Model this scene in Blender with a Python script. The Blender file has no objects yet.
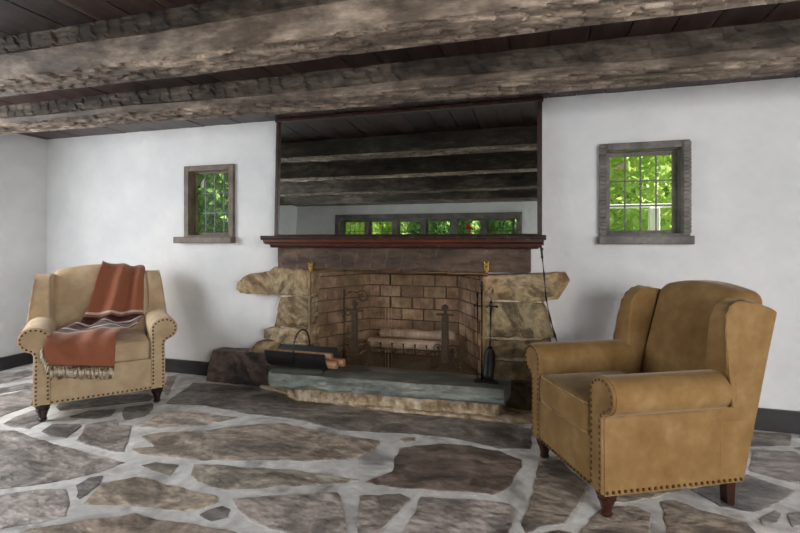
import bpy, bmesh, math, random
from mathutils import Vector, Matrix, noise
random.seed(7)
C = bpy.context.scene.collection
PI = math.pi
sc = bpy.context.scene

# ------------------------------------------------------------------ camera
CAMH = 1.25; FPX = 477.0
TH = math.atan2(145, 477)
FW = (-math.sin(TH), math.cos(TH)); RT = (math.cos(TH), math.sin(TH))
def pdir(u):
    r = (u-400)/FPX
    return (FW[0]+r*RT[0], FW[1]+r*RT[1])
def gnd(u, v, z=0.0):          # photo measurement -> point on the level plane z
    k = (CAMH-z)*FPX/(v-240); a, b = pdir(u)
    return (a*k, b*k)
def wal(u, v, y):              # photo measurement -> (x, z) on the upright plane y
    a, b = pdir(u); k = y/b
    return (a*k, CAMH-(v-240)/FPX*k)
cam = bpy.data.cameras.new('camera'); co = bpy.data.objects.new('camera', cam); C.objects.link(co)
cam.sensor_width = 36; cam.lens = FPX/800*36
cam.shift_y = -(266.5-240)/800
co.location = (0, 0, CAMH); co.rotation_euler = (PI/2, 0, TH)
cam.clip_start = .05
sc.camera = co

# ------------------------------------------------------------------ materials
def lin(c):
    return tuple(((x/255)/12.92 if x/255 <= .04045 else ((x/255+.055)/1.055)**2.4) for x in c)+(1,)
def mat(name, cols, scale=4, detail=6, rough=.6, bump=.2, bscale=None, stretch=(1,1,1), metal=0, attr=None,
        amix=1.0, sheen=0, spec=.5, pos=None, bdist=.01, rvar=0, dist=0.0, grain=0, gscale=40, gstretch=None):
    m = bpy.data.materials.new(name); m.use_nodes = True
    nt = m.node_tree; N = nt.nodes; L = nt.links
    b = N['Principled BSDF']
    tc = N.new('ShaderNodeTexCoord'); mp = N.new('ShaderNodeMapping'); mp.inputs['Scale'].default_value = stretch
    L.new(tc.outputs['Object'], mp.inputs['Vector'])
    n = N.new('ShaderNodeTexNoise'); n.inputs['Scale'].default_value = scale; n.inputs['Detail'].default_value = detail
    n.inputs['Roughness'].default_value = .62; n.inputs['Distortion'].default_value = dist
    L.new(mp.outputs[0], n.inputs['Vector'])
    r = N.new('ShaderNodeValToRGB'); L.new(n.outputs['Fac'], r.inputs['Fac'])
    k = len(cols)
    ps = pos or [.3+.4*i/max(1, k-1) for i in range(k)]
    el = r.color_ramp.elements
    while len(el) < k: el.new(.5)
    while len(el) > k: el.remove(el[-1])
    for i in range(k):
        el[i].position = ps[i]; el[i].color = lin(cols[i])
    out = r.outputs['Color']
    if grain:
        gm = N.new('ShaderNodeMapping'); gm.inputs['Scale'].default_value = gstretch or stretch; L.new(tc.outputs['Object'], gm.inputs['Vector'])
        g = N.new('ShaderNodeTexNoise'); g.inputs['Scale'].default_value = gscale; g.inputs['Detail'].default_value = 9; g.inputs['Roughness'].default_value = .7
        L.new(gm.outputs[0], g.inputs['Vector'])
        gr = N.new('ShaderNodeMapRange'); gr.inputs[1].default_value = .32; gr.inputs[2].default_value = .68
        gr.inputs[3].default_value = 1-grain; gr.inputs[4].default_value = 1+grain
        L.new(g.outputs['Fac'], gr.inputs[0])
        gx = N.new('ShaderNodeMix'); gx.data_type = 'RGBA'; gx.blend_type = 'MULTIPLY'; gx.inputs[0].default_value = 1; gx.clamp_result = False
        L.new(out, gx.inputs[6]); L.new(gr.outputs[0], gx.inputs[7]); out = gx.outputs[2]
    if attr:
        a = N.new('ShaderNodeAttribute'); a.attribute_name = attr
        mx = N.new('ShaderNodeMix'); mx.data_type = 'RGBA'; mx.blend_type = 'MULTIPLY'; mx.inputs[0].default_value = amix
        L.new(out, mx.inputs[6]); L.new(a.outputs['Color'], mx.inputs[7]); out = mx.outputs[2]
    L.new(out, b.inputs['Base Color'])
    b.inputs['Roughness'].default_value = rough; b.inputs['Metallic'].default_value = metal
    b.inputs['Specular IOR Level'].default_value = spec
    if rvar:
        mr = N.new('ShaderNodeMapRange'); mr.inputs[3].default_value = rough-rvar; mr.inputs[4].default_value = rough+rvar
        L.new(n.outputs['Fac'], mr.inputs[0]); L.new(mr.outputs[0], b.inputs['Roughness'])
    if sheen:
        b.inputs['Sheen Weight'].default_value = sheen; b.inputs['Sheen Roughness'].default_value = .35
        b.inputs['Sheen Tint'].default_value = (.95, .86, .74, 1)
    if bump:
        n2 = N.new('ShaderNodeTexNoise'); n2.inputs['Scale'].default_value = bscale or scale*2; n2.inputs['Detail'].default_value = 8
        L.new(mp.outputs[0], n2.inputs['Vector'])
        bp = N.new('ShaderNodeBump'); bp.inputs['Strength'].default_value = bump; bp.inputs['Distance'].default_value = bdist
        L.new(n2.outputs['Fac'], bp.inputs['Height']); L.new(bp.outputs[0], b.inputs['Normal'])
    return m

MT = {}
MT['plaster'] = mat('plaster', [(218,220,222),(236,236,236)], 2, 4, .85, .9, 5, bdist=.03)
MT['floorstone'] = mat('floorstone', [(104,100,98),(174,168,164),(230,222,216),(150,142,138),(200,194,190)], 2.2, 11, .36, .9, 20, attr='tint', stretch=(.85,1.25,1), rvar=.14, bdist=.02, dist=.7, grain=.5, gscale=12, pos=[.3,.42,.5,.6,.7])
MT['grout'] = mat('grout', [(160,158,157),(214,212,211),(242,241,239)], 3.5, 9, .45, .6, 16, rvar=.1, dist=.8, pos=[.34,.46,.6], grain=.16, gscale=14)
MT['ceiling'] = mat('ceiling_board', [(28,16,14),(48,31,27),(72,52,46)], 3, 7, .4, .2, 18, stretch=(7,.5,1), attr='tint')
MT['beam'] = mat('hewn_beam', [(54,44,38),(100,88,79),(158,144,131)], 5, 9, .7, .9, 22, stretch=(.35,1,1), attr='tint', grain=.38, gscale=20, bdist=.015)
MT['lintel'] = mat('dark_hewn_wood', [(48,36,28),(82,63,51),(116,94,78)], 6, 8, .65, .8, 25, stretch=(.3,1,1), attr='tint', grain=.4, gscale=16, bdist=.02)
MT['mantel'] = mat('mantel_wood', [(48,20,14),(84,38,27),(112,56,40)], 5, 7, .34, .15, 20, stretch=(.25,1,1))
MT['mantel_dark'] = mat('mantel_dark_edge', [(42,26,22),(64,42,35),(110,84,72)], 30, 7, .4, .2, 40, pos=[.35,.6,.72])
MT['winwood'] = mat('window_wood', [(74,70,67),(104,99,95),(134,128,122)], 6, 7, .55, .4, 30, grain=.2)
MT['winwood_brown'] = mat('window_wood_brown', [(76,64,56),(106,92,81),(130,115,103)], 6, 7, .55, .4, 30, grain=.2)
MT['lead'] = mat('lead', [(70,72,72),(105,107,106)], 10, 3, .5, .1)
MT['baseboard'] = mat('baseboard_paint', [(36,35,36),(54,52,53)], 4, 5, .5, .15)
MT['stone'] = mat('chimney_stone', [(78,64,49),(140,120,95),(178,160,133),(104,87,65),(160,147,124)], 3.2, 12, .75, 1, 16, attr='tint', bdist=.035, dist=1.0, grain=.45, gscale=16, pos=[.3,.42,.5,.6,.72])
MT['mortar'] = mat('mortar', [(132,110,84),(190,168,138),(224,212,194)], 9, 9, .9, 1, 26, bdist=.02, grain=.3, gscale=18)
MT['brick'] = mat('fire_brick', [(98,78,62),(170,142,116),(220,194,168)], 4, 9, .85, .8, 25, attr='tint', grain=.35, gscale=14)
MT['soot'] = mat('firebox_mortar', [(52,42,34),(96,80,66)], 6, 6, .9, .4)
MT['slate'] = mat('green_slate', [(80,86,82),(116,121,116),(156,160,153)], 5, 9, .5, .9, 16, attr='tint', stretch=(.6,1,2), bdist=.02, grain=.25, gscale=16)
MT['darkstone'] = mat('sooty_stone', [(24,21,22),(62,54,54),(116,98,92),(44,38,40)], 3.5, 10, .5, 1, 14, dist=1, bdist=.03, grain=.35, gscale=14)
MT['iron'] = mat('black_iron', [(22,21,21),(44,42,40)], 12, 4, .45, .2, metal=.6)
MT['blacktin'] = mat('black_painted_steel', [(14,14,15),(26,26,27)], 6, 3, .35, .05)
MT['rustiron'] = mat('old_iron', [(42,36,31),(76,66,56)], 14, 5, .6, .4, metal=.4)
MT['brass'] = mat('brass', [(186,148,74),(226,192,112)], 9, 4, .3, .1, metal=.85)
MT['brassdull'] = mat('dull_brass', [(140,112,80),(176,146,108)], 9, 4, .45, .1, metal=.5)
MT['log_end'] = mat('split_wood', [(120,84,60),(176,130,98),(212,172,138)], 9, 9, .8, .8, 30, stretch=(.25,1,1), grain=.4, gscale=22)
MT['birch'] = mat('pale_log_bark', [(134,108,88),(186,160,138),(214,196,178)], 7, 8, .8, .6, 24)
MT['bark'] = mat('brown_log_bark', [(92,58,38),(150,98,66)], 9, 8, .85, .7, 24)
def fabric(name, cols, sheen): return mat(name, cols, 7, 8, .85, .25, 220, sheen=sheen*.55, spec=.12, bdist=.002)
MT['velvet_a'] = fabric('tan_velvet', [(188,162,128),(204,179,145),(218,196,166)], .5)
MT['velvet_b'] = fabric('golden_tan_velvet', [(133,101,61),(148,116,74),(165,134,93)], .6)
MT['piping'] = fabric('pale_piping', [(196,166,118),(210,182,136)], .3)
MT['nail'] = mat('antique_nailhead', [(84,62,40),(120,94,64)], 9, 3, .35, .1, metal=.8)
MT['legdark'] = mat('espresso_wood', [(30,20,18),(52,36,30)], 8, 5, .3, .1)
MT['legred'] = mat('mahogany_wood', [(44,22,16),(74,40,28)], 8, 5, .3, .1)
MT['fringe'] = mat('cream_fringe', [(226,210,188),(244,232,214)], 30, 3, .9, .2)
MT['cord'] = mat('dark_cord', [(40,42,38),(64,64,58)], 20, 3, .6, .1)
MT['redglass'] = mat('red_glass', [(170,40,28),(196,58,40)], 5, 2, .2, 0)
MT['tanglass'] = mat('tan_glass', [(150,126,96),(184,160,130)], 5, 2, .2, 0)
MT['darkglass'] = mat('green_glass', [(34,52,34),(56,78,52)], 5, 2, .2, 0)
MT['white'] = mat('white_paint', [(228,226,222),(244,243,240)], 4, 3, .6, .1)
MT['grass'] = mat('grass', [(70,104,40),(120,150,70)], 8, 6, .9, .3)
MT['hedge'] = mat('hedge_leaves', [(40,66,26),(104,146,60),(176,206,110),(84,124,50)], 5, 10, .8, 1, 14, bdist=.1, grain=.4, gscale=12, pos=[.34,.46,.54,.66])
MT['trunk'] = mat('tree_bark', [(70,58,46),(112,96,80)], 8, 6, .9, .5)

def leafmat(name, cols):
    m = mat(name, cols, 1.6, 5, .5, 0)
    nt = m.node_tree; b = nt.nodes['Principled BSDF']; out = nt.nodes['Material Output']
    tr = nt.nodes.new('ShaderNodeBsdfTranslucent'); mx = nt.nodes.new('ShaderNodeMixShader'); mx.inputs[0].default_value = .5
    src = b.inputs['Base Color'].links[0].from_socket
    nt.links.new(src, tr.inputs['Color'])
    nt.links.new(b.outputs[0], mx.inputs[1]); nt.links.new(tr.outputs[0], mx.inputs[2]); nt.links.new(mx.outputs[0], out.inputs[0])
    return m
MT['leaf_y'] = leafmat('yellow_green_leaves', [(136,170,74),(192,214,116),(228,238,160)])
MT['leaf_g'] = leafmat('mid_green_leaves', [(76,120,62),(126,164,92),(176,202,130)])

def glassmat(name, tint, gl):
    m = bpy.data.materials.new(name); m.use_nodes = True; nt = m.node_tree
    for n in list(nt.nodes): nt.nodes.remove(n)
    o = nt.nodes.new('ShaderNodeOutputMaterial'); t = nt.nodes.new('ShaderNodeBsdfTransparent'); g = nt.nodes.new('ShaderNodeBsdfGlossy')
    x = nt.nodes.new('ShaderNodeMixShader'); x.inputs[0].default_value = gl
    t.inputs[0].default_value = tint; g.inputs['Roughness'].default_value = .4
    nt.links.new(t.outputs[0], x.inputs[1]); nt.links.new(g.outputs[0], x.inputs[2]); nt.links.new(x.outputs[0], o.inputs[0])
    return m
MT['glass'] = glassmat('window_glass', (.97,.985,.97,1), .004)
def meshmat():
    m = bpy.data.materials.new('wire_mesh'); m.use_nodes = True; nt = m.node_tree; N = nt.nodes
    b = N['Principled BSDF']; o = N['Material Output']
    b.inputs['Base Color'].default_value = lin((122,94,66)); b.inputs['Metallic'].default_value = .3; b.inputs['Roughness'].default_value = .5
    t = N.new('ShaderNodeBsdfTransparent'); x = N.new('ShaderNodeMixShader')
    tc = N.new('ShaderNodeTexCoord'); n = N.new('ShaderNodeTexNoise'); mp = N.new('ShaderNodeMapping'); mp.inputs['Scale'].default_value = (30, 1, .6)
    n.inputs['Scale'].default_value = 2.2
    mr = N.new('ShaderNodeMapRange'); mr.inputs[1].default_value = .3; mr.inputs[2].default_value = .7
    mr.inputs[3].default_value = .12; mr.inputs[4].default_value = .26
    nt.links.new(tc.outputs['Object'], mp.inputs[0]); nt.links.new(mp.outputs[0], n.inputs['Vector']); nt.links.new(n.outputs['Fac'], mr.inputs[0])
    nt.links.new(mr.outputs[0], x.inputs[0]); nt.links.new(t.outputs[0], x.inputs[1]); nt.links.new(b.outputs[0], x.inputs[2]); nt.links.new(x.outputs[0], o.inputs[0])
    return m
MT['wiremesh'] = meshmat()
def mirrormat():
    m = bpy.data.materials.new('mirror_silver'); m.use_nodes = True; b = m.node_tree.nodes['Principled BSDF']
    b.inputs['Metallic'].default_value = 1; b.inputs['Roughness'].default_value = 0; b.inputs['Base Color'].default_value = (.74,.79,.76,1)
    return m
MT['mirror'] = mirrormat()

# ------------------------------------------------------------------ object helpers
def link(name, me, m, parent=None, smooth=True):
    o = bpy.data.objects.new(name, me); C.objects.link(o)
    if m is not None:
        for mm in (m if isinstance(m, (list, tuple)) else [m]): me.materials.append(MT[mm])
    if smooth:
        for p in me.polygons: p.use_smooth = True
    if parent is not None: o.parent = parent
    return o
def obj(name, bm, m, parent=None, smooth=False, fix=True):
    me = bpy.data.meshes.new(name)
    if fix: bmesh.ops.recalc_face_normals(bm, faces=bm.faces)
    bm.to_mesh(me); bm.free()
    return link(name, me, m, parent, smooth)
def sharp(o, ang=40):
    me = o.data
    try: me.set_sharp_from_angle(angle=math.radians(ang))
    except Exception: pass
    return o
def bev(o, w=.004, s=2):
    md = o.modifiers.new('bevel', 'BEVEL'); md.width = w; md.segments = s; md.limit_method = 'ANGLE'; md.angle_limit = math.radians(35)
    return o
def empty(name, loc=(0,0,0), rz=0):
    o = bpy.data.objects.new(name, None); C.objects.link(o); o.location = loc; o.rotation_euler = (0,0,rz); o.empty_display_size = .1
    return o
def tag(o, label=None, cat=None, group=None, kind=None):
    if label: o['label'] = label
    if cat: o['category'] = cat
    if group: o['group'] = group
    if kind: o['kind'] = kind
    return o
def box(bm, x0, x1, y0, y1, z0, z1, mi=0):
    vs = [bm.verts.new(p) for p in ((x0,y0,z0),(x1,y0,z0),(x1,y1,z0),(x0,y1,z0),(x0,y0,z1),(x1,y0,z1),(x1,y1,z1),(x0,y1,z1))]
    for f in ((0,3,2,1),(4,5,6,7),(0,1,5,4),(1,2,6,5),(2,3,7,6),(3,0,4,7)):
        fc = bm.faces.new([vs[i] for i in f]); fc.material_index = mi
    return vs
def prism(bm, pts, axis, a, b, mi=0):
    """closed outline extruded along an axis; pts are the other two coordinates in order"""
    def P(p, t):
        return {'x': (t,p[0],p[1]), 'y': (p[0],t,p[1]), 'z': (p[0],p[1],t)}[axis]
    A = [bm.verts.new(P(p,a)) for p in pts]; B = [bm.verts.new(P(p,b)) for p in pts]
    n = len(pts)
    for f in (A, B[::-1]):
        fc = bm.faces.new(f); fc.material_index = mi
    for i in range(n):
        fc = bm.faces.new((A[i],B[i],B[(i+1)%n],A[(i+1)%n])); fc.material_index = mi
def tube(bm, pts, r, n=8, caps=True, mi=0):
    pts = [Vector(p) for p in pts]; rs = r if isinstance(r, (list,tuple)) else [r]*len(pts)
    rings = []; up = None
    for i, p in enumerate(pts):
        t = (pts[min(i+1,len(pts)-1)]-pts[max(i-1,0)])
        if t.length < 1e-9: t = Vector((0,0,1))
        t.normalize()
        if up is None:
            up = Vector((0,0,1)) if abs(t.z) < .9 else Vector((1,0,0))
        a = t.cross(up)
        if a.length < 1e-6: a = t.cross(Vector((0,1,0)))
        a.normalize(); b = t.cross(a).normalized(); up = b if abs(b.dot(up))>.5 else up
        rings.append([bm.verts.new(p+(a*math.cos(2*PI*k/n)+b*math.sin(2*PI*k/n))*rs[i]) for k in range(n)])
    for i in range(len(rings)-1):
        for k in range(n):
            f = bm.faces.new((rings[i][k],rings[i][(k+1)%n],rings[i+1][(k+1)%n],rings[i+1][k])); f.material_index = mi
    if caps:
        bm.faces.new(rings[0][::-1]).material_index = mi; bm.faces.new(rings[-1]).material_index = mi
def lathe(bm, prof, cx, cy, n=20):
    rings = [[bm.verts.new((cx+r*math.cos(2*PI*k/n), cy+r*math.sin(2*PI*k/n), z)) for k in range(n)] for r, z in prof]
    for i in range(len(rings)-1):
        for k in range(n): bm.faces.new((rings[i][k],rings[i][(k+1)%n],rings[i+1][(k+1)%n],rings[i+1][k]))
    bm.faces.new(rings[0][::-1]); bm.faces.new(rings[-1])
def ball(bm, c, r, seg=8, sz=1):
    bmesh.ops.create_uvsphere(bm, u_segments=seg, v_segments=max(4,seg//2+1), radius=r, matrix=Matrix.Translation(c)@Matrix.Diagonal((1,1,sz,1)))
def rbox(bm, hx, hy, hz, r, inner=8, zone=4, fn=None):
    """rounded box centred on the origin, every vertex then sent through fn"""
    def ax(h):
        q = h-r
        return [-q-r*math.tan(PI/4*(zone-i)/zone) for i in range(zone)] + [-q+2*q*i/inner for i in range(inner+1)] + [q+r*math.tan(PI/4*(i+1)/zone) for i in range(zone)]
    X, Y, Z = ax(hx), ax(hy), ax(hz); H = (hx, hy, hz); vm = {}
    def V(p):
        key = tuple(round(c,6) for c in p)
        if key not in vm:
            q = Vector([max(-(h-r), min(h-r, c)) for c, h in zip(p, H)]); d = Vector(p)-q
            w = q+d.normalized()*r if d.length > 1e-9 else Vector(p)
            if fn: w = Vector(fn(w.x, w.y, w.z))
            vm[key] = bm.verts.new(w)
        return vm[key]
    for A, B, mk in ((X,Y,lambda a,b,s:(a,b,s*hz)), (Y,Z,lambda a,b,s:(s*hx,a,b)), (X,Z,lambda a,b,s:(a,s*hy,b))):
        for s in (-1,1):
            for i in range(len(A)-1):
                for j in range(len(B)-1):
                    try: bm.faces.new([V(mk(A[i],B[j],s)),V(mk(A[i+1],B[j],s)),V(mk(A[i+1],B[j+1],s)),V(mk(A[i],B[j+1],s))])
                    except ValueError: pass
def settint(me, cols):
    """cols: one rgb per polygon"""
    a = me.color_attributes.new('tint', 'FLOAT_COLOR', 'CORNER')
    for p in me.polygons:
        c = cols[p.index]
        for li in p.loop_indices: a.data[li].color = (c[0],c[1],c[2],1)
def n3(x, y, z, s=1): return noise.noise(Vector((x*s, y*s, z*s)))

# ------------------------------------------------------------------ rough-edged slabs (floor flags, chimney stones)
def ragged(poly, step, amp, seed):
    out = []
    n = len(poly)
    for i in range(n):
        a, b = Vector(poly[i]), Vector(poly[(i+1)%n]); L = (b-a).length; k = max(1, int(L/step))
        nr = Vector((-(b-a).y, (b-a).x)); nr = nr/(nr.length+1e-9)
        for j in range(k):
            p = a+(b-a)*j/k
            d = amp*(n3(p.x*9, p.y*9, seed*3.1)+.6*n3(p.x*26, p.y*26, seed*1.7))
            out.append(p+nr*d)
    return out
def slab_faces(bm, outline, seed, to3, lift, bulge, rough, rings=(1,.985,.93,.8,.6,.35), skirt=.02):
    c = sum(outline, Vector((0,0)))/len(outline)
    R = []
    for k, s in enumerate([None]+list(rings)):
        ring = []
        for p in outline:
            q = p if s is None else c+(p-c)*s
            if s is None: h = -skirt
            elif k == 1: h = lift*.55
            else:
                h = lift+bulge*(1-s)+rough*(n3(q.x*6, q.y*6, seed)+.5*n3(q.x*17, q.y*17, seed+5))
            ring.append(bm.verts.new(to3(q.x, q.y, h)))
        R.append(ring)
    n = len(outline); fs = []
    for i in range(len(R)-1):
        for k in range(n): fs.append(bm.faces.new((R[i][k],R[i][(k+1)%n],R[i+1][(k+1)%n],R[i+1][k])))
    cv = bm.verts.new(to3(c.x, c.y, lift+bulge+rough*n3(c.x*6, c.y*6, seed)))
    for k in range(n): fs.append(bm.faces.new((R[-1][k],R[-1][(k+1)%n],cv)))
    return fs

# ================================================================== ROOM
YB, XL, XR, YF, ZC = 3.70, -4.99, 3.4, -1.66, 2.30
W1 = (-3.224, -2.687, 1.275, 1.937)      # casing outer x0,x1,z0,z1
W2 = (.372, .945, 1.275, 1.935)
def wall_with_holes(name, x0, x1, z0, z1, y0, y1, holes):
    bm = bmesh.new()
    xs = sorted({x0,x1,*[h[0] for h in holes],*[h[1] for h in holes]})
    zs = sorted({z0,z1,*[h[2] for h in holes],*[h[3] for h in holes]})
    def solid(i,j):
        cx, cz = (xs[i]+xs[i+1])/2, (zs[j]+zs[j+1])/2
        return not any(h[0]<cx<h[1] and h[2]<cz<h[3] for h in holes)
    for i in range(len(xs)-1):
        j = 0
        while j < len(zs)-1:
            if solid(i,j):
                k = j
                while k+1 < len(zs)-1 and solid(i,k+1): k += 1
                box(bm, xs[i], xs[i+1], y0, y1, zs[j], zs[k+1]); j = k+1
            else: j += 1
    bmesh.ops.remove_doubles(bm, verts=bm.verts, dist=1e-5)
    o = obj(name, bm, 'plaster'); return tag(o, kind='structure')
m_ = .03
h1 = (W1[0]+m_, W1[1]-m_, W1[2]+.0, W1[3]-m_); h2 = (W2[0]+m_, W2[1]-m_, W2[2], W2[3]-m_)
FB = (-1.87, -.44, 0.0, 1.02)            # firebox opening
wall_with_holes('wall_back', XL-.2, XR+.2, -.05, ZC+.03, YB, YB+.10, [h1, h2, FB])
WB = (-4.08, -.42, .95, 2.09)
wall_with_holes('wall_front', XL-.2, XR+.2, -.05, ZC+.03, YF-.25, YF, [WB])
bm = bmesh.new(); box(bm, XL-.2, XL, YF-.25, YB+.28, -.05, ZC+.03); tag(obj('wall_left', bm, 'plaster'), kind='structure')
bm = bmesh.new(); box(bm, XR, XR+.2, YF-.25, YB+.28, -.05, ZC+.03); tag(obj('wall_right', bm, 'plaster'), kind='structure')

# ceiling: planks running front to back
bm = bmesh.new(); x = XL-.1; cols = []
while x < XR+.1:
    w = random.uniform(.17, .21)
    for (a, b) in ((YF-.1, random.uniform(-.2,2.2)), (None, YB+.1)):
        if a is None: a = bend+.003
        else: bend = b
        dz = random.uniform(0, .004)
        box(bm, x+.003, x+w-.003, a, b, ZC+dz, ZC+.03)
        t = random.uniform(.55, 1.5); cols += [(t, t*random.uniform(.92,1.02), t*random.uniform(.92,1.05))]*6
    x += w
box(bm, XL-.15, XR+.15, YF-.2, YB+.2, ZC+.025, ZC+.06); cols += [(.25,.25,.25)]*6
o = obj('ceiling', bm, 'ceiling', fix=False); settint(o.data, cols); tag(o, kind='structure')

# hewn beams
def beam(name, sec0, sec1, x0, x1, label, seed, wane, front=.9, under=1.15):
    """sec: list of (y,z,zonecode) corner points, front-top to back-top; codes f front, w wane, u underside, b back"""
    rnd = random.Random(seed)
    ring0 = []; nseg = len(sec0)-1
    for i in range(nseg):
        a0, b0, a1, b1 = sec0[i], sec0[i+1], sec1[i], sec1[i+1]
        L = math.hypot(b0[0]-a0[0], b0[1]-a0[1]); k = max(2, int(L/.013))
        for j in range(k):
            t = j/k
            ring0.append((a0[0]+(b0[0]-a0[0])*t, a0[1]+(b0[1]-a0[1])*t, a1[0]+(b1[0]-a1[0])*t, a1[1]+(b1[1]-a1[1])*t, a0[2], t, L*t))
    ring0.append((sec0[-1][0],sec0[-1][1],sec1[-1][0],sec1[-1][1],sec0[-2][2],1,0))
    nx = int((x1-x0)/.016); bm = bmesh.new(); grid = []; tint = {}
    jit = [rnd.random() for _ in range(4000)]
    for i in range(nx+1):
        x = x0+(x1-x0)*i/nx; f = i/nx; row = []
        for (ya, za, yb, zb, code, t, s) in ring0:
            y = ya+(yb-ya)*f; z = za+(zb-za)*f
            y += .014*n3(x*.8, seed, 1)+.006*n3(x*3, s*9, seed); z += .010*n3(x*.9, seed, 7)+.005*n3(x*3.1, t*3, seed+3)
            d = 0; tn = 1.0
            if code == 'f':
                cw = .085; q = (x+.10*jit[int(s/.05+jit[int(abs(x)*2.3)])*7%4000]+.02*n3(s*14, x*2, seed)+.03*n3(s*6,1,seed))/cw; ci = math.floor(q); fr = q-ci; ri = int(s/.06+jit[(ci*13)%4000])
                d = -.004*(1-fr)-.006*jit[(ci*31+ri*97)%4000]
                tn = .72+.24*jit[(ci*17+ri*57)%4000]
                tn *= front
                if fr < .10 and jit[(ci*5+ri*23)%4000] > .45: tn *= .55
                nd = (0, -1, 0)
            elif code == 'w':
                d = .006*n3(x*2.2, s*12, seed+9); nd = (0, -.8, -.6); tn = wane
            elif code == 'u':
                rh = .034; ri = math.floor(s/rh+.25*n3(x*4, s*8, seed)); cw = .07+.05*jit[(ri*7)%4000]; q = (x+.16*jit[(ri*71)%4000]+.6*s)/cw; ci = math.floor(q); fr = q-ci
                d = -.014*jit[(ci*37+ri*89)%4000]-.012*(1-fr)*(jit[(ci*11+ri*3)%4000])
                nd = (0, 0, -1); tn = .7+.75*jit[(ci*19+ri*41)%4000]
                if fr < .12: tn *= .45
                tn *= wane*.92*under  # under lightens this face, painting in reflected light
            else: nd = (0, 1, 0); d = .004*n3(x*5, s*20, seed); tn = .5  # dark back tone paints in the shade seen in the mirror
            v = bm.verts.new((x, y+nd[1]*d, z+nd[2]*d)); row.append(v); tint[v] = tn
        grid.append(row)
    fc = []
    for i in range(nx):
        for j in range(len(ring0)-1):
            bm.faces.new((grid[i][j],grid[i+1][j],grid[i+1][j+1],grid[i][j+1])); 
            t = (tint[grid[i][j]]+tint[grid[i+1][j+1]])/2; fc.append((t,t*.985,t*.96))
    bm.faces.new(grid[0]); fc.append((1,1,1)); bm.faces.new(grid[-1][::-1]); fc.append((1,1,1))
    for i in range(nx):
        bm.faces.new((grid[i][0],grid[i][-1],grid[i+1][-1],grid[i+1][0])); fc.append((1,1,1))
    o = obj(name, bm, 'beam'); settint(o.data, fc); tag(o, label, 'beam', kind='structure'); return o
T = ZC+.012
def secA(y, dz=0): return [(y,T,'f'),(y+.015,2.215+dz,'w'),(y+.08,2.112+dz,'u'),(y+.30,2.114+dz,'b'),(y+.31,T,'b')]
beam('ceiling_beam', [(2.66,T,'f'),(2.625,2.195,'w'),(2.66,2.155,'u'),(2.90,2.155,'b'),(2.90,T,'b')],
     [(2.735,T,'f'),(2.745,2.165,'w'),(2.79,2.118,'u'),(3.05,2.118,'b'),(3.05,T,'b')], XL-.05, XR+.05, 'rough hewn ceiling beam nearest the fireplace wall', 3, .92, .68, 1.75)
beam('ceiling_beam', secA(1.765), secA(1.765), XL-.05, XR+.05, 'rough hewn ceiling beam with pale waney edge, nearest the camera in view', 11, 1.55)
beam('ceiling_beam', secA(.84,-.03), secA(.84,-.03), XL-.05, XR+.05, 'hewn beam, painted darker for shade, seen only in the mirror, just above the camera', 21, .8)  # low tone paints in the shade of an unlit beam
beam('ceiling_beam', secA(-.08,-.03), secA(-.08,-.03), XL-.05, XR+.05, 'hewn beam, painted darker for shade, seen only in the mirror, nearest the window band', 31, .7)  # unlit look put into the wood tone here too

# ------------------------------------------------------------------ floor
STONES = []   # (tint, outline in photo measurement)
def S(c, *p): STONES.append((c, [gnd(*q) for q in p]))
G1=(.62,.60,.60); G2=(.75,.73,.73); G3=(.50,.49,.50); BR=(.66,.58,.49); TN=(.80,.71,.60); DK=(.36,.36,.37); OL=(.60,.58,.50); DB=(.46,.40,.34)
S(G1,(-60,434),(0,430.5),(15,431),(40,440),(75,450),(110,459),(126,462.5),(100,472),(70,479.5),(30,486),(0,489),(-60,493))
S(G2,(-60,503),(0,496),(32,491),(66,489),(69,492),(67,516),(50,521),(0,529),(-60,540))
S(BR,(77,522),(105,519),(135,514.5),(165,520),(197,525),(235,533),(260,545),(200,575),(90,575),(20,560),(-10,545),(30,530))
S(TN,(83,504),(102,484),(135,477),(150,480),(200,494),(217,497),(219,502),(200,509),(185,511),(150,507),(112,506))
S(DK,(76,486),(90,478),(102.5,476),(99,484),(80,499.5),(76,497))
S(OL,(141,466),(155,463),(179,465),(171,476),(155,472))
S(G1,(76,441),(87,425),(116,419.5),(119,425),(132,426),(124,452),(110,451),(90,446))
S(DK,(41,432),(52,424.5),(80,424),(81,427),(67,438),(52,437))
S(G3,(4,424),(15,417),(35,410),(43,412),(46,420),(30,429),(15,428))
S(DK,(69,417),(90,410.5),(116,409.5),(112,416),(95,419.5))
S(DK,(122,412),(125,407.5),(152,404),(154,409),(145,417),(125,421))
S(G1,(0,396),(30,389),(60,391),(60,402),(31,406),(0,417),(-60,431),(-60,408))
S(G3,(-60,396),(0,389),(29,383),(45,385),(40,387),(0,394),(-60,404))
S(G1,(-40,385),(0,378),(27,370),(34,372),(30,376),(0,384),(-40,392))
S(DK,(54,407),(65,400),(105,396),(150,394),(155,397),(150,401),(105,406),(82,409),(60,411))
S((.40,.38,.37),(165,404),(172,398),(194,383),(228,385),(275,389),(285,395),(400,411),(490,419),(533,430),(530,449),(500,449),(470,441),(430,435.5),(400,433),(385,433),(340,430),(295,419.5),(250,414),(200,405))
S(G1,(163,390),(168,376),(177,376),(168,396))
S((.88,.82,.76),(140,427),(156,415),(172,411),(200,413),(237,418),(215,423),(190,427),(160,428))
S((.64,.57,.50),(142,436),(162,432.5),(200,431),(262,423.5),(285,424),(325,432.5),(380,441),(375,449),(355,459),(310,461),(200,460),(172,457),(140,454),(132,449),(155,447))
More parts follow.
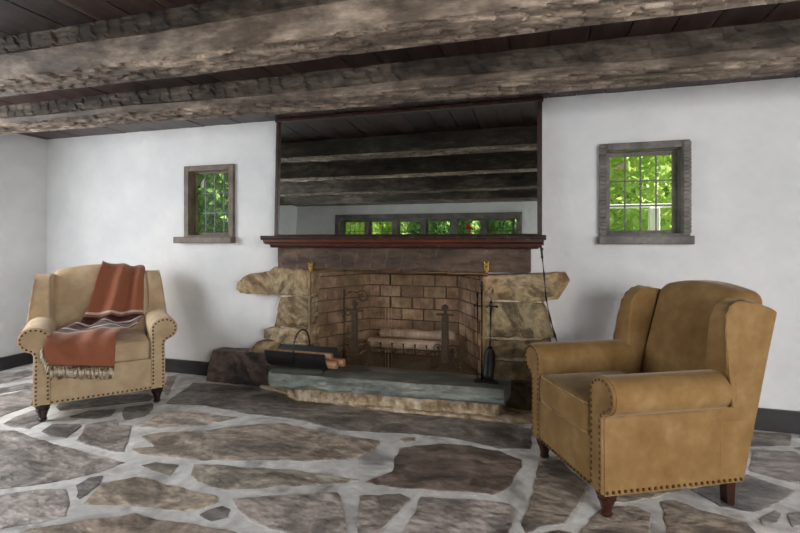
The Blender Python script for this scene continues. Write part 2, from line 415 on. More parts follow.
S((.68,.66,.58),(194,465),(200,464.5),(237,467),(295,471),(320,475),(360,480),(340,484),(275,487.5),(227,489.5),(200,485),(191,477))
S((.74,.70,.67),(234,499),(275,496),(337,492),(342,496),(346,533),(349,556),(310,548),(282,531),(247,520),(236,509))
S(DK,(200,515),(222,506),(229.5,510),(227,517.5),(212,521))
S((.66,.63,.60),(359,496),(400,494.5),(411,499),(405,505),(385,527),(376,540),(374,575),(357,575))
S((.36,.30,.27),(366,482),(392,472),(394,460),(400,449),(415,446),(437,444.5),(470,446),(500,452),(521,460),(522,467),(510,486),(492,495),(470,493),(400,488))
S(DB,(401,439),(415,438),(415,441),(405,442))
S((.78,.74,.73),(421,497),(487,501),(510,505),(517,512),(512,527),(502,548),(490,575),(392,575),(398,540),(405,527),(415,512))
S((.54,.50,.45),(537,462),(560,460),(587,486),(580,502),(564,524),(540,527),(525,533),(522,525),(530,505),(536,480))
S((.56,.52,.47),(582,530),(600,510),(615,507),(637,507),(651,514),(652,540),(650,575),(565,575))
S((.58,.54,.48),(660,502),(675,501),(700,510),(747,522),(757,538),(745,575),(668,575),(666,527))
S(G3,(690,490),(747,475),(795,491),(785,500),(760,510),(745,511),(720,507))
S(G3,(759,519),(775,511),(781,514),(777,522),(762,525))
S(G3,(786,515),(807,510),(835,512),(835,526),(792,527))
S(G1,(752,450),(795,452),(850,480),(850,500),(807,486),(775,479),(750,471))
S((.52,.5,.48),(735,438),(755,432),(792,435),(790,446),(752,447))
S(G3,(794,448),(812,446),(850,455),(850,468),(820,458))
S(G1,(798,437),(840,442),(850,450),(812,443))
S((.6,.56,.52),(520,540),(530,536),(560,531),(572,534),(555,575),(505,575))
S(OL,(600,500),(640,482),(690,470),(725,470),(682,490),(660,496),(625,503))
def pip(p, poly):
    c = False; n = len(poly)
    for i in range(n):
        (x1,y1),(x2,y2) = poly[i], poly[(i+1)%n]
        if (y1>p[1]) != (y2>p[1]) and p[0] < (x2-x1)*(p[1]-y1)/(y2-y1)+x1: c = not c
    return c
hand = [s[1] for s in STONES]
gs = .44
for iy in range(int((YB-YF)/gs)+2):
    for ix in range(int((XR-XL)/gs)+2):
        cx = XL+ix*gs+(gs/2 if iy%2 else 0)+random.uniform(-.07,.07); cy = YF+iy*gs+random.uniform(-.07,.07)
        k = random.randint(5,7); r0 = random.uniform(.19,.235); a0 = random.random()*6
        pl = [(cx+r0*random.uniform(.85,1.1)*math.cos(a0+2*PI*j/k)*1.1, cy+r0*random.uniform(.8,1.05)*math.sin(a0+2*PI*j/k)) for j in range(k)]
        pl = [(min(max(p[0],XL+.02),XR-.02), min(max(p[1],YF+.02),YB-.02)) for p in pl]
        tests = pl+[((pl[j][0]+pl[j-1][0])/2,(pl[j][1]+pl[j-1][1])/2) for j in range(k)]+[(cx,cy)]
        if any(pip(t, h) for t in tests for h in hand) or any(pip(v, pl) for h in hand for v in h): continue
        if not (XL<cx<XR and YF<cy<YB): continue
        t = random.uniform(.45,.75); STONES.append(((t,t*.97,t*.95), pl))
bm = bmesh.new(); cols = []
nx, ny = 60, 40
box(bm, XL-.1, XR+.1, YF-.1, YB+.6, -.08, 0); cols += [(1,1,1)]*6
for i, (c, pl) in enumerate(STONES):
    ar = sum(pl[k-1][0]*pl[k][1]-pl[k][0]*pl[k-1][1] for k in range(len(pl)))
    if ar < 0: pl = pl[::-1]
    out = ragged(pl, .03, .012, i)
    fs = slab_faces(bm, out, i*1.37, lambda x,y,h: (x,y,h), .004, .001, .0022, skirt=.01)
    for f in fs:
        f.material_index = 1; f.smooth = True
        q = f.calc_center_median(); v = 1+.22*n3(q.x*3.5, q.y*5, i)
        cols.append((c[0]*v, c[1]*v, c[2]*v))
bm.normal_update()
o = obj('floor', bm, ['grout','floorstone'], fix=False); settint(o.data, cols); tag(o, kind='structure')

# baseboards
bm = bmesh.new(); box(bm, XL, -2.84, YB-.022, YB, 0, .125); box(bm, .12, XR, YB-.022, YB, 0, .145)
tag(bev(obj('baseboard_back', bm, 'baseboard'), .004), kind='structure')
bm = bmesh.new(); box(bm, XL, XL+.022, YF, YB-.022, 0, .125); tag(bev(obj('baseboard_left', bm, 'baseboard'), .004), kind='structure')

# ------------------------------------------------------------------ windows
def pane_grid(bm, x0, x1, z0, z1, y, nx, nz, r=.009):
    for i in range(1, nx):
        x = x0+(x1-x0)*i/nx; box(bm, x-r/2, x+r/2, y-.004, y+.004, z0, z1)
    for j in range(1, nz):
        z = z0+(z1-z0)*j/nz; box(bm, x0, x1, y-.0045, y+.0045, z-r/2, z+r/2)
def frame_bm(x0, x1, z0, z1, y0, y1, w, wb=None):
    bm = bmesh.new(); wb = w if wb is None else wb
    box(bm, x0, x0+w, y0, y1, z0, z1); box(bm, x1-w, x1, y0, y1, z0, z1)
    box(bm, x0+w, x1-w, y0, y1, z1-w, z1); box(bm, x0+w, x1-w, y0, y1, z0, z0+wb)
    return bm
def back_window(name, W, m, sash_y, sill_x, sash, label, shard, ridged):
    x0, x1, z0, z1 = W
    root = tag(empty(name, ((x0+x1)/2, YB, z0)), kind='structure'); base = Vector(root.location)
    def put(o):
        o.location = -base; return o
    cw = .05
    fr = frame_bm(x0, x1, z0, z1, YB-.03, YB+.03, cw, .02)
    o = put(bev(obj('casing', fr, m, root), .004))
    if ridged:
        bmr = bmesh.new(); z = z0+.02
        while z < z1-.03:
            h = random.uniform(.018, .034)
            for xa in (x0-.004, x1-cw+.006): box(bmr, xa, xa+cw-.002, YB-.038-random.uniform(0,.006), YB-.03, z+.002, z+h)
            z += h
        put(bev(obj('casing_ridges', bmr, m, root), .003))
    b2 = frame_bm(x0+cw-.012, x1-cw+.012, z0+.005, z1-cw+.012, YB+.03, max(YB+.10, sash_y+.036), .014)
    put(obj('jamb', b2, m, root))
    bs = bmesh.new(); box(bs, sill_x[0], sill_x[1], YB-.07, YB+.02, z0-.055, z0+.004); put(bev(obj('sill', bs, m, root), .006))
    sx0, sx1, sz0, sz1 = sash
    sb = frame_bm(sx0, sx1, sz0, sz1, sash_y, sash_y+.035, .034); put(bev(obj('sash', sb, m, root), .004))
    bl = bmesh.new(); pane_grid(bl, sx0+.034, sx1-.034, sz0+.034, sz1-.034, sash_y+.018, 4, 3); put(obj('lead_came', bl, 'lead', root))
    bg = bmesh.new(); box(bg, sx0+.03, sx1-.03, sash_y+.016, sash_y+.019, sz0+.03, sz1-.03); put(obj('glass', bg, 'glass', root))
    if shard:
        bt = bmesh.new(); w = (sx1-sx0-.068)/4; zt = sz1-.034; xa = sx0+.034
        if shard == 'tan': pts = [(xa+.02, zt-.085), (xa+w-.004, zt-.04), (xa+w-.004, zt-.085)]
        else: pts = [(xa+.004, zt-.13), (xa+w-.004, zt-.03), (xa+w-.02, zt-.13)]
        prism(bt, pts, 'y', sash_y+.010, sash_y+.0145); tag(put(obj('coloured_shard', bt, 'tanglass' if shard=='tan' else 'darkglass', root)), shard+' coloured glass shard')
    return root
back_window('window_1', W1, 'winwood_brown', YB+.05, (-3.31,-2.68), (-3.19,-2.72,1.285,1.905), '', 'green', False)
back_window('window_2', W2, 'winwood', YB+.085, (.365,.961), (W2[0]+.048,W2[1]-.048,1.285,1.89), '', 'tan', True)
# band of six casements on the opposite wall, seen in the mirror
root = tag(empty('window_3', ((WB[0]+WB[1])/2, YF, WB[2])), kind='structure'); base = Vector(root.location)
def put(o): o.location = -base; return o
put(bev(obj('casing', frame_bm(WB[0]-.02, WB[1]+.02, WB[2]-.03, WB[3]+.02, YF-.2, YF+.03, .10, .05), 'winwood', root), .005))
iw = (WB[1]-WB[0]-.16)/6
for i in range(6):
    a = WB[0]+.08+iw*i; b = a+iw
    if i:
        bmm = bmesh.new(); wd = .055 if i % 2 == 0 else .035
        box(bmm, a-wd, a+wd, YF-.18, YF-.02, WB[2]+.0, WB[3]-.07); put(obj('mullion', bmm, 'winwood', root))
    sx0, sx1, sz0, sz1 = a+.04, b-.04, WB[2]+.02, WB[3]-.08
    s_ = put(obj('sash', frame_bm(sx0, sx1, sz0, sz1, YF-.12, YF-.08, .04), 'winwood', root))
    bl = bmesh.new(); pane_grid(bl, sx0+.04, sx1-.04, sz0+.04, sz1-.04, YF-.1, 4, 5); obj('lead_came', bl, 'lead', s_)
    bg = bmesh.new(); box(bg, sx0+.03, sx1-.03, YF-.101, YF-.099, sz0+.03, sz1-.03); obj('glass', bg, 'glass', s_)
    if i == 4:
        bt = bmesh.new(); prism(bt, [(sx0+.19, 1.80), (sx0+.19, 1.94), (sx0+.36, 1.80)], 'y', YF-.09, YF-.085); tag(obj('coloured_shard', bt, 'redglass', s_), 'red triangular glass shard')

# ================================================================== FIREPLACE
fp = tag(empty('fireplace', (-1.15, YB, 0)), 'rough stone fireplace with hewn lintel, wooden mantel shelf and raised slate hearth', 'fireplace')
fbase = Vector(fp.location)
def fput(o): o.location = -fbase; return o
YS = 3.585
def stone_pier(name, polys, back, label):
    bm = bmesh.new(); cols = []
    pier_f = []
    for i, (c, px) in enumerate(polys):
        pl = [wal(u, v, YS) for u, v in px]
        ar = sum(pl[k-1][0]*pl[k][1]-pl[k][0]*pl[k-1][1] for k in range(len(pl)))
        if ar < 0: pl = pl[::-1]
        out = ragged(pl, .03, .014, i+60)
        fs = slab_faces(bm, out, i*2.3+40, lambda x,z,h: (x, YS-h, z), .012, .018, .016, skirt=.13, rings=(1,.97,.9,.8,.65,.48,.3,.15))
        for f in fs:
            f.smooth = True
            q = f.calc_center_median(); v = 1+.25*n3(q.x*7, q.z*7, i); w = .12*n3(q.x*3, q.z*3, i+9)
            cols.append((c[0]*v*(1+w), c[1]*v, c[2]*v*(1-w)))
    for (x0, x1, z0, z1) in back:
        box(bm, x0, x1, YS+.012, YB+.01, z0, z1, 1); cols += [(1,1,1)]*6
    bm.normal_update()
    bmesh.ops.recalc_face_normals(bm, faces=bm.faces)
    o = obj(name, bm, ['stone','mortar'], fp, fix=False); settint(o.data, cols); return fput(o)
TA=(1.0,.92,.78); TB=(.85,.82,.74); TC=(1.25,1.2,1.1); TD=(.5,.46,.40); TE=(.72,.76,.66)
stone_pier('stone_pier', [
    (TA, [(238,282),(243,277),(250,273),(262,273),(270,270),(275,267),(312,266),(312,294),(280,295),(241,293),(237,288)]),
    (TB, [(281,297),(312,296),(312,325),(275,327)]),
    (TC, [(264,329),(275,328),(312,327),(312,342),(290,343),(264,338)]),
    (TA, [(249,351),(258,342),(280,341),(283,353),(262,356),(250,355)]),
    (TB, [(284,345),(312,344),(312,374),(284,374)]),
    (TD, [(250,357),(282,356),(283,378),(252,376)])],
    [(-2.16,-1.86,.0,1.01),(-2.36,-2.1,.0,.32)], '')
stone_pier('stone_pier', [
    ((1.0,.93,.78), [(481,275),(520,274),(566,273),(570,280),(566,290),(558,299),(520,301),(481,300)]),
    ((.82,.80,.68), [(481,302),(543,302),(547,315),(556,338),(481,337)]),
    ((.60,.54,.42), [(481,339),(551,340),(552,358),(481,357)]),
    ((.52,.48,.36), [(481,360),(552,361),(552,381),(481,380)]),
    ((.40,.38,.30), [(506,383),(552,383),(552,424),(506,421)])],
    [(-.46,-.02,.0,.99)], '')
# lintel
bm = bmesh.new(); cols = []
lx0, lx1, lz0, lz1, ly = -2.127, -.10, 1.016, 1.19, 3.505
nx, nz = 130, 14; g = []
for i in range(nx+1):
    row = []
    for j in range(nz+1):
        x = lx0+(lx1-lx0)*i/nx; z = lz0+(lz1-lz0)*j/nz
        q = (x+.03*n3(z*9,x,2))/.13; fr = q-math.floor(q)
        d = -.010*fr-.008*noise.random() if False else -.007*fr+.010*n3(x*4, z*16, 4)+.006*n3(x*14,z*40,8)
        row.append(bm.verts.new((x, ly-d-.01, z+.004*n3(x*3,j,1))))
    g.append(row)
for i in range(nx):
    for j in range(nz):
        bm.faces.new((g[i][j],g[i+1][j],g[i+1][j+1],g[i][j+1])); t = 1+.2*n3(i*.3,j*.3,3); cols.append((t,t,t))
bd = {}
def bk(v):
    if v not in bd: bd[v] = bm.verts.new((v.co.x, YB+.02, v.co.z))
    return bd[v]
per = [g[i][0] for i in range(nx+1)]+[g[nx][j] for j in range(1,nz+1)]+[g[i][nz] for i in range(nx-1,-1,-1)]+[g[0][j] for j in range(nz-1,0,-1)]
for i in range(len(per)):
    a, b = per[i], per[(i+1)%len(per)]; bm.faces.new((a,bk(a),bk(b),b)); cols.append((.9,.9,.9))
o = obj('lintel_beam', bm, 'lintel', fp); settint(o.data, cols); fput(o)
# mantel shelf: top board with rounded nose, ogee underneath
bm = bmesh.new()
prism(bm, [(3.36,1.258),(3.352,1.266),(3.352,1.276),(3.36,1.284),(YB,1.284),(YB,1.250),(3.36,1.250)], 'x', -2.20, .008)
shelf = fput(bev(obj('mantel_shelf', bm, 'mantel_dark', fp), .003))
bm = bmesh.new()
prism(bm, [(3.372,1.250),(3.372,1.236),(3.385,1.226),(3.40,1.220),(3.40,1.214),(YB,1.214),(YB,1.250)], 'x', -2.185, -.008)
fput(tag(obj('shelf_moulding', bm, 'mantel', fp), 'reddish wood moulding'))
bm = bmesh.new()
prism(bm, [(3.415,1.214),(3.42,1.200),(3.44,1.188),(YB,1.188),(YB,1.214)], 'x', -2.15, -.045)
fput(tag(obj('shelf_cleat', bm, 'mantel_dark', fp), 'dark board below the shelf'))
# firebox: brick back and splayed cheeks
bm = bmesh.new(); cols = []
def brick_wall(p0, p1, z0, z1, bw, bh, seed):
    p0, p1 = Vector(p0), Vector(p1); L = (p1-p0).length; t = (p1-p0)/L; n = Vector((t.y, -t.x))
    rows = int((z1-z0)/bh+.5)
    for r in range(rows):
        x = -(bw/2 if r % 2 else 0)
        while x < L:
            a, b = max(0,x)+.006, min(L, x+bw*random.uniform(.94,1.04))-.006
            if b-a > .02:
                dp = random.uniform(.004,.016)
                q0, q1 = p0+t*a, p0+t*b; za, zb = z0+r*bh+.006, z0+(r+1)*bh-.006
                P = [q0, q1, q1+n*dp, q0+n*dp]
                vs = [bm.verts.new((q.x,q.y,za)) for q in P]+[bm.verts.new((q.x,q.y,zb)) for q in P]
                for f in ((0,1,2,3),(4,7,6,5),(0,4,5,1),(1,5,6,2),(2,6,7,3),(3,7,4,0)): bm.faces.new([vs[k] for k in f])
                tt = random.uniform(.65,1.25); cols.extend([(tt,tt*random.uniform(.88,1),tt*random.uniform(.8,1))]*6)
            x += bw
fl, fr_, bl_, br_ = (-1.87,3.70), (-.44,3.70), (-1.58,4.22), (-.73,4.22)
brick_wall(bl_, br_, .2, 1.5, .21, .105, 1); brick_wall(fl, bl_, .2, 1.5, .2, .105, 2); brick_wall(br_, fr_, .2, 1.5, .2, .105, 3)
brick_wall((-1.865,3.60), fl, .2, 1.02, .1, .2, 4) if False else None
o = fput(obj('firebox_brick', bm, 'brick', fp)); settint(o.data, cols)
bm = bmesh.new()
def quadbox(a, b, z0, z1, th):
    a, b = Vector(a), Vector(b); t = (b-a).normalized(); n = Vector((-t.y, t.x))*th
    P = [a, b, b+n, a+n]; vs = [bm.verts.new((q.x,q.y,z0)) for q in P]+[bm.verts.new((q.x,q.y,z1)) for q in P]
    for f in ((0,1,2,3),(4,7,6,5),(0,4,5,1),(1,5,6,2),(2,6,7,3),(3,7,4,0)): bm.faces.new([vs[k] for k in f])
quadbox(bl_, br_, 0, 1.55, .1); quadbox(fl, bl_, 0, 1.55, .1); quadbox(br_, fr_, 0, 1.55, .1)
prism(bm, [(-1.9,3.70),(-.41,3.70),(-.70,4.3),(-1.6,4.3)], 'z', 1.5, 1.56)
fput(obj('firebox_shell', bm, 'soot', fp))
bm = bmesh.new(); prism(bm, [(-1.86,3.58),(-.45,3.58),(-.45,3.72),(-.70,4.22),(-1.61,4.22),(-1.86,3.72)], 'z', -.02, .205)
fput(tag(obj('firebox_floor', bm, 'soot', fp), 'sooty brick inner hearth'))
# hearth slab
def hearth(name, pts, z0, z1, m, amp, cols3, seed):
    pl = pts; out = ragged(pl, .025, amp, seed); bm = bmesh.new(); lv = 6; rings = []
    for k in range(lv+1):
        t = k/lv; ring = []
        for p in out:
            d = .014*n3(p.x*7, t*3, seed)+.008*n3(p.x*22, t*7, seed+2)
            inn = .012 if k in (0,lv) else 0
            ring.append(bm.verts.new((p.x, p.y-d+inn if p.y < 3.5 else p.y, z0+(z1-z0)*t+ (.003*n3(p.x*5,p.y*5,2) if k==lv else 0))))
        rings.append(ring)
    cc = []
    for k in range(lv):
        for i in range(len(out)):
            f = bm.faces.new((rings[k][i],rings[k][(i+1)%len(out)],rings[k+1][(i+1)%len(out)],rings[k+1][i]))
            q = f.calc_center_median(); v = 1+.2*n3(q.x*8,q.z*20,seed); cc.append((cols3[0][0]*v,cols3[0][1]*v,cols3[0][2]*v))
    bm.faces.new(rings[0][::-1]); cc.append((.5,.5,.5)); bm.faces.new(rings[-1]); cc.append(cols3[1])
    o = obj(name, bm, m, fp); settint(o.data, cc); return fput(o)
hearth('hearth_slab', [(-2.05,3.24),(-2.00,3.19),(-1.6,3.215),(-1.1,3.25),(-.27,3.30),(-.245,3.45),(-.24,3.60),(-1.2,3.62),(-2.07,3.60),(-2.075,3.35)], .125, .232, 'slate', .012, ((1.0,1.0,.97),(.84,.80,.75)), 5)
hearth('hearth_base', [(-1.97,3.38),(-1.85,3.30),(-1.2,3.33),(-.32,3.39),(-.30,3.60),(-1.98,3.60)], -.01, .128, 'mortar', .016, ((1,.95,.85),(1,1,1)), 8)
hearth('floor_curb', [(-2.3,3.50),(-2.0,3.42),(-1.2,3.29),(-.32,3.33),(-.05,3.36),(-.03,3.60),(-2.3,3.64)], -.01, .022, 'mortar', .012, ((.62,.52,.42),(.55,.46,.36)), 12)

# sooty block against the wall left of the hearth
bm = bmesh.new(); pl = [(-2.875,.0),(-2.835,.20),(-2.80,.275),(-2.45,.287),(-2.09,.295),(-2.09,.0)]
out = ragged(pl[::-1] if False else pl, .03, .008, 33)
ar = sum((out[k-1].x*out[k].y-out[k].x*out[k-1].y) for k in range(len(out)))
if ar < 0: out = out[::-1]
fs = slab_faces(bm, out, 71, lambda x,z,h: (x, 3.55-h-.02*(.3-z), max(z,0)), .01, .012, .014, skirt=.13, rings=(1,.97,.9,.8,.65,.48,.3,.15))
for f in fs: f.smooth = True
o = obj('stone_block', bm, 'darkstone'); tag(o, 'long soot-dark stone block lying against the white wall left of the hearth', 'stone block')

# mirror
mr = tag(empty('wall_mirror', (-1.125, 3.63, 1.284), 0), 'wide wall mirror in thin dark wood frame standing on the mantel shelf', 'mirror')
mr.rotation_euler = (-.033, 0, 0)
mx, mh = 1.105, .985
bm = bmesh.new(); box(bm, -mx, -mx+.03, -.02, .02, 0, mh); box(bm, mx-.034, mx, -.02, .02, 0, mh); box(bm, -mx-.01, mx+.01, -.024, .02, mh, mh+.028); box(bm, -mx+.03, mx-.034, -.02, .02, 0, .012)
bev(obj('frame', bm, 'mantel_dark', mr), .004)
bm = bmesh.new(); box(bm, -mx+.025, mx-.028, 0, .006, .006, mh+.005); obj('mirror_glass', bm, 'mirror', mr)

# fire screen
fs_ = tag(empty('fireplace_screen', (-1.14, 3.55, .232)), 'fine wire mesh curtain screen hung on a rod across the fireplace opening', 'fireplace screen')
sb = Vector(fs_.location)
def sput(o): o.location = -sb; return o
bm = bmesh.new(); tube(bm, [(-1.90,3.535,1.004),(-.40,3.535,1.004)], .007, 8); tube(bm, [(-1.90,3.535,.988),(-.40,3.535,.988)], .004, 6); sput(obj('rod', bm, 'brassdull', fs_, True))
def curtain(x0, x1, seed, gath):
    bm = bmesh.new(); nx = 160; nz = 14; gr = []
    for i in range(nx+1):
        t = i/nx; row = []
        for j in range(nz+1):
            s = j/nz; x = x0+(x1-x0)*t; z = .238+(.985-.238)*s
            edge = math.exp(-((t-gath)/.12)**2)
            y = 3.535+.006*math.sin(t*60+seed)+edge*.014*math.sin(t*190+seed)+.004*n3(t*9, s*2, seed)
            row.append(bm.verts.new((x+.004*n3(t*20,s*2,seed+4), y, z)))
        gr.append(row)
    for i in range(nx):
        for j in range(nz): bm.faces.new((gr[i][j],gr[i+1][j],gr[i+1][j+1],gr[i][j+1]))
    return sput(obj('mesh_curtain', bm, 'wiremesh', fs_, True))
curtain(-1.855, -1.16, 1, .97); curtain(-1.15, -.425, 2, .03)
bm = bmesh.new(); [tube(bm, [(x,3.522,.985),(x+.004,3.518,.6),(x+.002,3.522,.26)], .0035, 6) for x in (-1.19,-1.165,-1.14)]
sput(obj('pull_chain', bm, 'brassdull', fs_, True))
for x in (-1.853, -.428):
    bm = bmesh.new(); box(bm, x-.008, x+.008, 3.528, 3.542, .236, .98); sput(obj('side_strip', bm, 'brassdull', fs_))
for u in (311, 486.5):
    x, z = wal(u, 266.5, 3.49); bm = bmesh.new()
    box(bm, x-.016, x+.016, 3.482, 3.492, z-.028, z+.024); box(bm, x-.019, x-.010, 3.478, 3.492, z+.018, z+.036); box(bm, x+.010, x+.019, 3.478, 3.492, z+.018, z+.036)
    box(bm, x-.006, x+.006, 3.482, 3.535, z-.045, z-.026)
    bb = sput(tag(bev(obj('bracket', bm, 'brass', fs_), .002), 'small brass rod bracket'))
    bm = bmesh.new(); tube(bm, [(x,3.484,z),(x,3.476,z)], .006, 8); obj('screw', bm, 'iron', bb)

def spiral(cx, cz, y, r0, r1, a0, turns, n=26):
    return [(cx+(r0+(r1-r0)*i/n)*math.cos(a0+2*PI*turns*i/n), y, cz+(r0+(r1-r0)*i/n)*math.sin(a0+2*PI*turns*i/n)) for i in range(n+1)]
# andirons
def andiron(x, label, tall):
    r = tag(empty('andiron', (x, 3.76, .205)), label, 'andiron')
    bm = bmesh.new(); box(bm, -.028, .028, -.012, .012, .06, tall); box(bm, -.018, .018, -.02, -.012, .08, tall-.02)
    bev(obj('post', bm, 'rustiron', r), .003)
    bm = bmesh.new(); box(bm, -.07, .07, -.02, .02, tall, tall+.014); bev(obj('cap', bm, 'rustiron', r), .002)
    bm = bmesh.new(); lathe(bm, [(.012,tall+.014),(.009,tall+.03),(.022,tall+.045),(.03,tall+.062),(.022,tall+.08),(.006,tall+.09)], 0, 0, 14); obj('finial', bm, 'rustiron', r, True)
    for s in (-1,1):
        bm = bmesh.new()
        tube(bm, [(s*.02,0,.10),(s*.05,0,.075)]+[(s*p[0],p[1],p[2]) for p in spiral(.10,.05,0,.05,.012,PI*.75,-1.6)], .009, 8)
        tube(bm, [(s*.02,0,.17)]+[(s*p[0],p[1],p[2]) for p in spiral(.065,.17,0,.04,.01,PI,-1.4)], .006, 8)
        tube(bm, [(s*.02,0,.06),(s*.09,0,.0),(s*.135,0,.006)], .009, 8)
        obj('scroll', bm, 'rustiron', r, True)
    bm = bmesh.new(); box(bm, -.012, .012, .012, .34, .07, .094); box(bm, -.012, .012, .316, .34, 0, .07); obj('log_bar', bm, 'rustiron', r)
    return r
andiron(-1.545, 'scrolled iron andiron behind the mesh, on the left side of the firebox', .44)
andiron(-.765, 'scrolled iron andiron with ball finial on the right side of the firebox', .44)
# fireplace crane
r = tag(empty('fireplace_crane', (-1.66, 3.80, .205)), 'curled wrought iron fireplace crane near the left cheek of the firebox', 'fireplace crane')
bm = bmesh.new(); tube(bm, [(0,0,0),(0,0,.62)], .011, 8); obj('upright', bm, 'rustiron', r, True)
bm = bmesh.new(); tube(bm, [(0,0,.56),(.06,.0,.60),(.12,.0,.595)]+spiral(.17,.56,0,.055,.018,PI*.6,-1.1), .009, 8); tube(bm, [(0,0,.36)]+spiral(.03,.42,0,.05,.012,PI*1.2,-1.2), .007, 8); obj('arm', bm, 'rustiron', r, True)
# grate and logs in the firebox
r = tag(empty('fire_grate', (-1.13, 3.97, .205)), 'black iron fire grate with upright tines under the logs', 'fire grate')
for i in range(7):
    bm = bmesh.new(); x = -.3+.1*i; tube(bm, [(x,-.16,.18),(x,-.15,.09),(x,.14,.09),(x,.16,.16)], .009, 8); obj('bar', bm, 'iron', r, True)
for yy in (-.1,.1):
    bm = bmesh.new(); tube(bm, [(-.33,yy,.075),(.33,yy,.075)], .009, 8); obj('cross_bar', bm, 'iron', r, True)
for sx in (-.28,.28):
    for yy in (-.1,.1):
        bm = bmesh.new(); tube(bm, [(sx,yy,.07),(sx,yy,0)], .009, 8); obj('leg', bm, 'iron', r, True)
def log(p, L, rad, m, label, group, rz=0, seed=1, ry=0):
    bm = bmesh.new(); n = 14; k = 24; rings = []
    for i in range(k+1):
        x = -L/2+L*i/k
        rings.append([bm.verts.new((x, (rad+rad*.22*n3(x*6,math.cos(2*PI*j/n),seed+math.sin(2*PI*j/n)))*math.cos(2*PI*j/n)+.01*n3(x*3,seed,0), (rad+rad*.22*n3(x*6,math.cos(2*PI*j/n),seed+math.sin(2*PI*j/n)))*math.sin(2*PI*j/n))) for j in range(n)])
    for i in range(k):
        for j in range(n): bm.faces.new((rings[i][j],rings[i][(j+1)%n],rings[i+1][(j+1)%n],rings[i+1][j])).smooth = True
    f1 = bm.faces.new(rings[0][::-1]); f2 = bm.faces.new(rings[-1]); f1.material_index = f2.material_index = 1
    o = obj('firewood_log', bm, [m,'log_end']); o.location = p; o.rotation_euler = (0, ry, rz); return tag(o, label, 'log', group)
log((-1.12,3.915,.362), .70, .042, 'birch', 'pale front log lying on the fire grate', 'logs on the fire grate', .02, 2)
log((-1.16,4.04,.362), .62, .044, 'bark', 'brown log behind the front log on the grate', 'logs on the fire grate', -.05, 5)
log((-1.05,3.975,.438), .66, .040, 'birch', 'pale topmost log resting across two logs on the grate', 'logs on the fire grate', .04, 8, .0)

# log carrier on the hearth
lc = tag(empty('log_carrier', (-1.845, 3.39, .232)), 'black steel log carrier with hoop handle standing on the left end of the slate hearth', 'log carrier')
LX, LY = .26, .125
for s, nm in ((-1,'front'),(1,'rear')):
    bm = bmesh.new(); pr = []
    for i in range(9):
        t = i/8; a = t*PI*.42
        pr.append((s*(LY*.25+ (LY*.75)*math.sin(a)), .022+.13*(1-math.cos(a))/(1-math.cos(PI*.42))))
    th = .004; pts = pr+[(y-s*th, z+.003) for y, z in pr[::-1]]
    prism(bm, pts, 'x', -LX, LX); sharp(obj('side_panel', bm, 'blacktin', lc, True))
bm = bmesh.new(); box(bm, -LX, LX, -LY*.3, LY*.3, .018, .024); obj('bottom_panel', bm, 'blacktin', lc)
bm = bmesh.new(); tube(bm, [(0, -LY-.004, .07),(0,-LY-.006,.16)]+[(0, -LY*math.cos(a), .19+.115*math.sin(a)) for a in [PI*i/16 for i in range(17)]]+[(0,LY+.006,.16),(0,LY+.004,.07)], .008, 8); obj('handle', bm, 'blacktin', lc, True)
for sx in (-1,1):
    for sy in (-1,1):
        bm = bmesh.new(); tube(bm, [(sx*(LX-.02),sy*.05,.024),(sx*(LX-.02),sy*.09,.016)]+[(sx*(LX-.02), sy*(.10+.012*math.cos(a)), .014+.012*math.sin(a)) for a in [PI*.9-i*.5 for i in range(9)]], .004, 6); obj('foot', bm, 'blacktin', lc, True)
for i, (dx, dy, dz, L, rad, lb) in enumerate([(.065,-.042,.062,.52,.033,'split log at the front of the black carrier'),(.085,.042,.062,.52,.033,'split log at the back of the black carrier'),(.03,.0,.112,.46,.026,'split log on top of the pile in the black carrier')]):
    o = log((-1.845+dx, 3.39+dy, .232+dz), L, rad, 'log_end', lb, 'logs in the carrier', 0, 11+i)

# fire tools
tr = tag(empty('fire_tool_stand', (-.435, 3.455, .232)), 'thin black iron fire tool stand on the right end of the hearth', 'fire tool stand')
bm = bmesh.new(); prism(bm, [(-.05,-.035),(.10,-.045),(.12,-.01),(.06,.05),(-.04,.04)], 'z', 0, .012); bev(obj('base', bm, 'iron', tr), .003)
bm = bmesh.new(); tube(bm, [(0,0,.01),(0,0,.66)], .0075, 8); obj('post', bm, 'iron', tr, True)
bm = bmesh.new(); lathe(bm, [(.006,.655),(.012,.665),(.006,.672),(.013,.684),(.013,.694),(.005,.702),(.010,.712),(.003,.725)], 0, 0, 10); obj('finial', bm, 'iron', tr, True)
bm = bmesh.new(); tube(bm, [(-.05,0,.545),(.11,-.02,.545)], .006, 8); tube(bm, [(.045,-.055,.545),(.05,.05,.545)], .005, 8)
for p in ((-.05,0,.545),(.11,-.02,.545)): ball(bm, p, .010)
obj('crossbar', bm, 'iron', tr, True)
sh = tag(empty('fire_shovel', (-.375, 3.435, .255)), 'black fire shovel with curled brass-tipped handle hanging from the tool stand', 'shovel')
bm = bmesh.new(); tube(bm, [(0,0,.22),(.006,0,.50),(.008,0,.56)], [.007,.009,.009], 8); obj('shaft', bm, 'iron', sh, True)
bm = bmesh.new(); tube(bm, [(.008,0,.55),(.012,-.004,.60),(.022,-.006,.645)], [.008,.009,.007], 8); tube(bm, [(.022,-.006,.645),(-.005,-.005,.655),(-.03,0,.62),(-.035,0,.59)], .006, 8); obj('handle', bm, 'brassdull', sh, True)
bm = bmesh.new(); g = []
for i in range(9):
    row = []
    for j in range(9):
        s = j/8-.5; t = i/8; w = .085*(1-.12*t)*(.35+.65*min(1,t*3.5)) ; z = .235-.225*t
        row.append(bm.verts.new((s*w-.012*t, .018*(4*s*s)-.035*t*t, z)))
    g.append(row)
